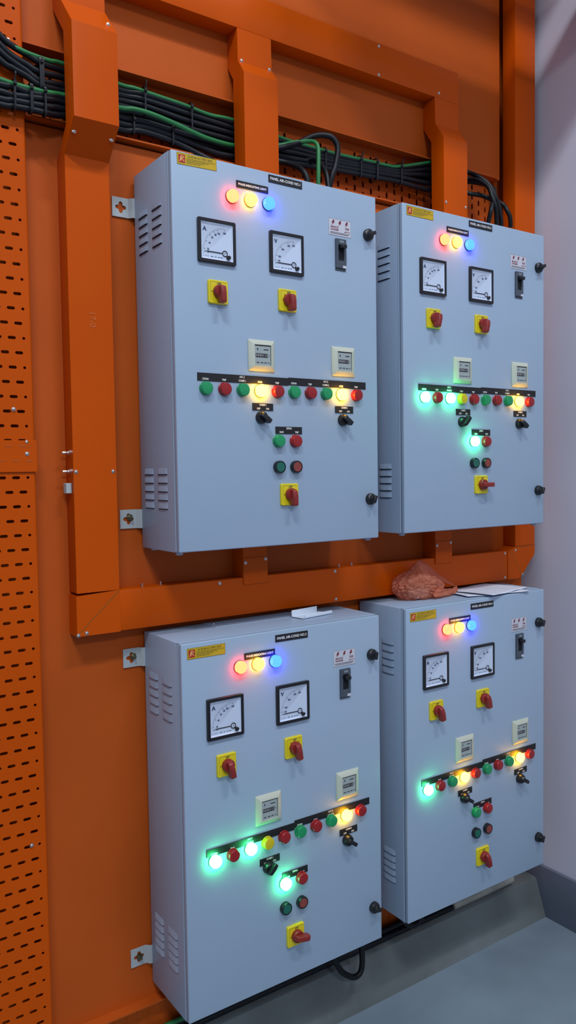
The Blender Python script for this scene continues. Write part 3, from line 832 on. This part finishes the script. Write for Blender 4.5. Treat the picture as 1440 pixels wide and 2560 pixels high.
cable(LOL(1.710) + [(-0.314,1.71,0.142),(-0.291,1.709,0.1428),(-0.25,1.714,0.1441),(-0.209,1.722,0.149),(-0.172,1.727,0.16),(-0.031,1.728,0.192),(0.038,1.734,0.1922),(0.122,1.727,0.1925),(0.18,1.719,0.1927),(0.245,1.714,0.1929),(0.35,1.725,0.19),(0.406,1.728,0.18),(0.431,1.712,0.15),(0.437,1.69,0.12),(0.442,1.667,0.11),(0.444,1.641,0.11)], R*1.1, 'cable', 'black cable bending low into the upper left cabinet beside the trunking', GB, key='L2')
cable(LOL(1.695) + [(-0.315,1.695,0.142),(-0.291,1.698,0.1428),(-0.25,1.701,0.1441),(-0.213,1.705,0.1479),(-0.172,1.713,0.16),(-0.032,1.714,0.192),(0.015,1.722,0.1922),(0.074,1.72,0.1924),(0.121,1.713,0.1925),(0.173,1.697,0.185),(0.206,1.676,0.165),(0.219,1.645,0.15)], R*1.1, 'cable', 'black cable dropping behind the top left corner of the upper left cabinet', GB, key='L3')
cable(LOL(1.684) + [(-0.315,1.684,0.143),(-0.288,1.687,0.1439),(-0.25,1.69,0.1451),(-0.222,1.691,0.1463),(-0.172,1.702,0.161),(-0.03,1.757,0.193),(0.071,1.76,0.1934),(0.178,1.742,0.1937),(0.274,1.736,0.194),(0.416,1.736,0.1944),(0.534,1.743,0.1947),(0.617,1.75,0.1949),(0.742,1.756,0.1952),(0.828,1.761,0.1954),(0.939,1.759,0.1957),(1.021,1.766,0.1959)], R*1.05, 'cable', 'lowest black cable at the left, running on to the right-hand trunking', GB, key='L4')
cable([] + [(-0.164,1.797,0.177),(-0.022,1.806,0.209),(0.154,1.807,0.2096),(0.285,1.8,0.21),(0.427,1.79,0.2104),(0.63,1.79,0.2109),(0.843,1.805,0.2114),(1.004,1.844,0.2118)], R, 'cable', 'rearmost black cable against the slotted tray, top one', GB, key='R1')
cable([] + [(-0.165,1.781,0.177),(-0.022,1.795,0.209),(0.154,1.793,0.2096),(0.285,1.787,0.21),(0.427,1.777,0.2104),(0.63,1.781,0.2109),(0.843,1.795,0.2114),(1.004,1.825,0.2118)], R, 'cable', 'rearmost black cable against the slotted tray, second one', GB, key='R2')
cable([] + [(-0.165,1.766,0.177),(-0.023,1.783,0.209),(0.153,1.775,0.2096),(0.284,1.772,0.21),(0.427,1.763,0.2104),(0.63,1.771,0.2109),(0.843,1.786,0.2114),(1.004,1.803,0.2118)], R, 'cable', 'rearmost black cable against the slotted tray, lowest one', GB, key='R3')
cable([] + [(-0.167,1.726,0.174),(-0.025,1.743,0.206),(0.077,1.746,0.2064),(0.185,1.735,0.2067),(0.282,1.734,0.207),(0.412,1.736,0.2074),(0.498,1.756,0.2),(0.512,1.746,0.165),(0.507,1.718,0.13),(0.505,1.691,0.11),(0.504,1.645,0.1)], R, 'cable', 'black cable under the big loop, entering the upper left cabinet', GB, key='R4')
GE = 'green earth cables'
cable([(-.40,1.868,.150),(-.33,1.825,.148)] + [(-0.271,1.805,0.1394),(-0.239,1.801,0.1404),(-0.208,1.802,0.145),(-0.171,1.809,0.156),(-0.031,1.815,0.188),(0.005,1.816,0.1881),(0.054,1.813,0.1883),(0.131,1.809,0.1886),(0.204,1.802,0.1888),(0.273,1.805,0.189),(0.413,1.794,0.1894),(0.459,1.791,0.1895),(0.544,1.791,0.1898),(0.613,1.791,0.1899),(0.717,1.795,0.1902),(0.785,1.797,0.1904),(0.836,1.804,0.1905),(0.975,1.846,0.1908)], .0045, 'green_cable', 'thin green earth cable lying along the top of the black bundle', GE, key='G1')
cable([(-.56,1.760,.14),(-.44,1.747,.139)] + [(-0.314,1.733,0.139),(-0.283,1.731,0.14),(-0.25,1.731,0.1411),(-0.209,1.735,0.146),(-0.172,1.743,0.157),(-0.038,1.756,0.175),(-0.003,1.76,0.172),(0.04,1.758,0.17),(0.097,1.75,0.17),(0.145,1.742,0.172),(0.196,1.738,0.178),(0.271,1.742,0.188),(0.351,1.758,0.19),(0.408,1.77,0.182),(0.435,1.775,0.16),(0.461,1.775,0.135),(0.472,1.768,0.115),(0.475,1.749,0.105),(0.471,1.706,0.1),(0.47,1.662,0.1),(0.474,1.637,0.105)], .0055, 'green_cable', 'green earth cable crossing the bundle and looping down into the upper left cabinet', GE, key='G2')
# cables under the lower cabinets
GL = 'cables lying on the kerb under the lower cabinets'
for i, (z, y, lab) in enumerate(((-.474, .195, 'black cable on the kerb nearest the wall'), (-.474, .174, 'black cable along the outer edge of the kerb top'), (-.458, .184, 'black cable lying on top of the two kerb cables'))):
    cable([(-.5, z), (-.1, z), (.3, z+.001), (.7, z), (1.0, z), (1.09, z)], .0092, 'cable', lab, GL, y)
cable([(-.5, -.446), (-.1, -.444), (.1, -.443), (.3, -.446), (.62, -.447), (.7, -.449)], .006, 'green_cable', 'green cable under the lower left cabinet just above the kerb', GE, .172)
cable([(.47,-.338,.10),(.486,-.40,.10),(.510,-.448,.098),(.535,-.472,.095),(.559,-.484,.095),(.579,-.476,.095),(.589,-.445,.10),(.592,-.39,.11),(.592,-.338,.12)], .008, 'cable', 'black cable loop hanging under the lower left cabinet', 'cable loops under the lower cabinets')
cable([(.74,-.335,.12),(.75,-.39,.115),(.79,-.425,.11),(.83,-.415,.115),(.85,-.37,.12),(.852,-.335,.12)], .008, 'cable', 'black cable loop tucked under the lower right cabinet', 'cable loops under the lower cabinets')
o = obj('conduit_pipe', mesh('pipe', lambda b: tube(b, [(1.02,.172,-.468),(1.15,.172,-.468),(1.30,.172,-.466)], .013), 'pipe', 60)); tag(o, 'short beige conduit lying above the kerb under the lower right cabinet', 'pipe')

# cable ties
def at_x(k, x):
    P = PATHS[k]
    for a, b_ in zip(P, P[1:]):
        if a[0] <= x <= b_[0]:
            t_ = (x-a[0])/(b_[0]-a[0]+1e-9); return a[1]+t_*(b_[1]-a[1]), a[2]+t_*(b_[2]-a[2])
    return None
def tie(x, keys, label, tail=True, w=.0020):
    Q = [q for q in (at_x(k, x) for k in keys) if q]
    y0, y1 = min(q[0] for q in Q)-.0085, max(q[0] for q in Q)+.0075
    z0, z1 = min(q[1] for q in Q)-.0085, max(q[1] for q in Q)+.0085
    def f(b):
        rr = min(.008, (y1-y0)/2.1)
        o = rrect(y0-.002, y1+.002, z0-.002, z1+.002, rr, 5); i_ = rrect(y0-.0006, y1+.0006, z0-.0006, z1+.0006, rr*.9, 5)
        n = len(o)
        V = [[b.verts.new((xx, p[0], p[1])) for p in L] for xx, L in ((x-w, o), (x+w, o), (x+w, i_), (x-w, i_))]
        for a, c in zip(V, V[1:]+V[:1]):
            for k in range(n): b.faces.new((a[k], a[(k+1) % n], c[(k+1) % n], c[k]))
        bx(b, x-.0032, x+.0032, y0-.0062, y0-.001, z1-.014, z1-.006, .0008, 1)
        if tail: prism(b, [(y0-.005, z1-.008), (y0-.010, z1+.006), (y0-.008, z1+.011), (y0-.004, z1-.004)], x-.0015, x+.0015)
    o = obj('cable_tie', mesh('tie', f, 'black', 40)); tag(o, label, 'cable tie', 'black cable ties')
LOW = ('L1', 'L2', 'L3', 'L4', 'G2'); HI = ('A1', 'A2', 'A3', 'A4')
tie(-.287, LOW, 'black cable tie on the lower bundle, the leftmost')
tie(-.252, LOW, 'black cable tie on the lower bundle, middle of the left three', False, .003)
tie(-.222, LOW, 'black cable tie on the lower bundle nearest the tall left trunking', False)
tie(-.228, HI, 'broad black tie on the upper bundle left of the tall trunking', False, .005)
tie(.028, HI+('G1',), 'black cable tie at the top of the bundle just right of the tall trunking')
tie(.000, ('L1', 'L2', 'L3'), 'black cable tie low on the bundle just right of the tall trunking', False)
tie(.150, HI+('G1',), 'black cable tie midway between the two upright trunkings', False)
tie(.100, ('L1', 'L2', 'L3'), 'black cable tie low on the bundle behind the upper left cabinet corner', False)
ALL = HI+('L4', 'R1')
tie(.560, ALL, 'black cable tie right of the big cable loop', False)
tie(.685, ALL, 'black cable tie on the bundle above the upper left cabinet corner')
tie(.745, ALL, 'black cable tie above the gap between the upper cabinets', False, .003)
tie(.838, ALL, 'rightmost black cable tie before the right-hand trunking')

# ------------------------------------------------------------------ things on top of the cabinets
def channel(b):
    bx(b, -.052, .050, -.022, .022, 0, .0018, .0005, 1)
    bx(b, -.052, .040, .0195, .0220, .0005, .0170, .0008, 2)
    bx(b, -.046, .055, -.0225, -.0195, .0005, .0085, .0008, 2)
o = obj('plastic_channel', mesh('channel', channel, 'whiteplastic'), None, (.430, .100, .5416), (0, 0, math.radians(9)))
tag(o, 'small white plastic channel lying on the lower left cabinet', 'channel')
for x, y in ((.172, .160), (.41, .165)):
    s = bpy.data.objects.new('screw', SCR); COL.objects.link(s); s.parent = C3; s.location = (x, y, H+.0012); s.rotation_euler = (-PI/2, 0, 0)

def sheet(b, w, h, curl):
    nx, ny = 14, 10
    V = [[b.verts.new(((i/nx-.5)*w, (j/ny-.5)*h, .0006*math.sin(i*.9+j*.5)+curl*(max(0, .35-i/nx)**2+max(0, i/nx-.75)**2*.5)+.0006)) for i in range(nx+1)] for j in range(ny+1)]
    for j in range(ny):
        for i in range(nx): b.faces.new((V[j][i], V[j][i+1], V[j+1][i+1], V[j+1][i]))
TOP4 = .5438+.0014
o = obj('paper_sheet', mesh('sheet', lambda b: sheet(b, .235, .165, .02), 'paper'), None, (1.065, .090, TOP4+.0006), (0, 0, math.radians(-8)))
solid(o, .0004); tag(o, 'white paper sheet, lower of the two on the lower right cabinet', 'paper', 'paper sheets on the lower right cabinet')
o = obj('paper_sheet', mesh('sheet', lambda b: sheet(b, .215, .160, .02), 'paper'), None, (1.085, .085, TOP4+.0034), (0, 0, math.radians(13)))
solid(o, .0004); tag(o, 'white paper sheet with faint writing, upper of the two on the lower right cabinet', 'paper', 'paper sheets on the lower right cabinet')
def scribble(b):
    random.seed(5)
    for j in range(6):
        x = -.07
        while x < .06:
            w = random.uniform(.005, .02); z = .0023
            yy = .05-.018*j
            if random.random() < .55:
                b.faces.new([b.verts.new(q) for q in ((x, yy, z), (x+w, yy+.001, z), (x+w, yy+.0018, z), (x, yy+.0008, z))])
            x += w+.006
obj('faint_writing', mesh('scribble', scribble, 'pencil'), o)

# plastic bag: crumpled closed body, knotted mouth trailing right, with a small carton inside
t = thing('plastic_bag', (.83, .115, TOP4+.001), 'crumpled orange plastic carrier bag on the lower right cabinet', 'bag')
from mathutils import noise
def bagbody(b):
    bmesh.ops.create_icosphere(b, subdivisions=6, radius=1)
    for v in b.verts:
        n = v.co.normalized()
        a = math.atan2(n.y, n.x)
        fold = abs(noise.noise(Vector((a*3.2, n.z*.9, 2.)))) * .26 + abs(noise.noise(n*4.3+Vector((1, 5, 2))))*.16 + abs(noise.noise(n*9.5))*.07
        s_ = 1.10 - fold
        X = n.x*s_*.078 - .012; Y = n.y*s_*.052; Z = .036 + n.z*s_*.044
        if n.x > .1: 
            k = (n.x-.1)/.9; X += .020*k; Z = Z*(1-.25*k)
        pk = max(0, 1-((n.x-.22)**2+(n.y)**2)/.20)
        if n.z > 0: Z += .030*pk**1.3
        v.co = (X, Y, max(0.0008, Z))
BAG = mesh('bag', bagbody, 'bag', 180)
obj('bag_film', BAG, t)
def ribbon(b, top, bot, n=26, m=7, rip=.004, yo=0.):
    def cr(L, u):
        u = u*(len(L)-1); i = min(int(u), len(L)-2); f = u-i; f = f*f*(3-2*f) if False else f
        return tuple(L[i][k]*(1-f)+L[i+1][k]*f for k in range(3))
    V = []
    for i in range(n+1):
        u = i/n; p, q = cr(top, u), cr(bot, u); row = []
        for j in range(m+1):
            w_ = j/m
            x, y, z = (p[k]*(1-w_)+q[k]*w_ for k in range(3))
            y += rip*math.sin(u*9+w_*11)*(1-u*.8) + rip*.8*noise.noise(Vector((u*6, w_*5, 1.+yo)))
            z += rip*.5*noise.noise(Vector((u*9, w_*7, 4.+yo)))
            row.append(b.verts.new((x, y+yo, max(.001, z))))
        V.append(row)
    for i in range(n):
        for j in range(m): b.faces.new((V[i][j], V[i+1][j], V[i+1][j+1], V[i][j+1]))
def handle_up(b):
    ribbon(b, [(-.030, .0, .088), (.002, -.004, .110), (.026, -.006, .098), (.050, -.004, .078), (.085, .0, .056), (.125, .004, .036), (.158, .006, .020)],
              [(-.030, .0, .060), (.002, -.010, .058), (.026, -.014, .056), (.050, -.010, .050), (.085, -.004, .040), (.125, .0, .027), (.158, .003, .012)])
def handle_lo(b):
    ribbon(b, [(.010, -.045, .034), (.045, -.044, .026), (.080, -.034, .022), (.115, -.020, .018), (.145, -.006, .018), (.160, .004, .022)],
              [(.010, -.050, .006), (.045, -.052, .003), (.080, -.044, .003), (.115, -.030, .003), (.145, -.014, .006), (.164, .004, .010)], rip=.003, yo=.001)
solid(obj('handle', mesh('handle_up', handle_up, 'bag', 180), t), .0006)
solid(obj('handle', mesh('handle_lo', handle_lo, 'bag', 180), t), .0006)
o = obj('carton', mesh('carton', lambda b: bx(b, -.028, .026, -.016, .018, 0, .026, .002, 1), 'paper'), None, (.822, .108, TOP4+.0022), (0, 0, .15))
tag(o, 'small pale carton inside the orange plastic bag', 'box')

# ------------------------------------------------------------------ lights
def area(name, loc, target, sx, sy, power, col):
    l = bpy.data.lights.new(name, 'AREA'); l.shape = 'RECTANGLE'; l.size = sx; l.size_y = sy; l.energy = power; l.color = col
    o = bpy.data.objects.new(name, l); COL.objects.link(o); o.location = loc
    d = Vector(target)-Vector(loc); o.rotation_euler = d.to_track_quat('-Z', 'Y').to_euler()
    return o
area('ceiling_and_fill_light', (-2.1, -3.2, 5.6), (.4, .1, .9), 1.3, .25, 132, (.88, .94, 1.))
area('ceiling_and_fill_light', (.8, -3.0, 5.6), (.6, .1, .9), 1.3, .25, 98, (.88, .94, 1.))
area('ceiling_and_fill_light', (-1.6, -6.2, 4.2), (.4, .1, .9), 1.3, .5, 90, (.86, .93, 1.))  # frontal fill lamp added to brighten the shaded trunking fronts; no such fixture
for z0, z1, x0, lb in ((2.30, 2.47, .40, 'lower unseen shadow-casting duct hanging in front of the wall, above the picture'), (2.74, 3.10, .40, 'upper unseen shadow-casting duct hanging in front of the wall, above the picture')):
    o = obj('overhead_shadow_blocker', mesh('blocker', lambda b: bx(b, x0, 1.415, -.25, -.10, z0, z1, .004, 1), 'zinc')); tag(o, lb, 'blocker')  # unseen boxes added overhead to cast the shadow band on the upper wall
w = bpy.data.worlds.new('room_fill'); S.world = w; w.use_nodes = True
bg = w.node_tree.nodes['Background']; bg.inputs['Color'].default_value = (.68, .80, 1., 1); bg.inputs['Strength'].default_value = .365

# ------------------------------------------------------------------ camera
yaw, pitch, roll = .598961225, -.0511919101, -.0149648395
f = Vector((math.sin(yaw)*math.cos(pitch), math.cos(yaw)*math.cos(pitch), math.sin(pitch)))
r = f.cross(Vector((0, 0, 1))).normalized(); u = r.cross(f)
c, s = math.cos(roll), math.sin(roll)
r2 = c*r+s*u; u2 = -s*r+c*u
cam = bpy.data.cameras.new('camera'); co = bpy.data.objects.new('camera', cam); COL.objects.link(co)
mw = Matrix((r2, u2, -f)).transposed().to_4x4(); mw.translation = Vector((-.781029322, -1.5716445, .919098692))
co.matrix_world = mw
cam.sensor_fit = 'HORIZONTAL'; cam.sensor_width = 36.; cam.lens = 1983.93328/1440*36.
cam.clip_start = .01
S.camera = co
S.view_settings.view_transform = 'Standard'; S.view_settings.look = 'None'
S.view_settings.exposure = 0.; S.view_settings.gamma = 1.; S.view_settings.use_curve_mapping = False
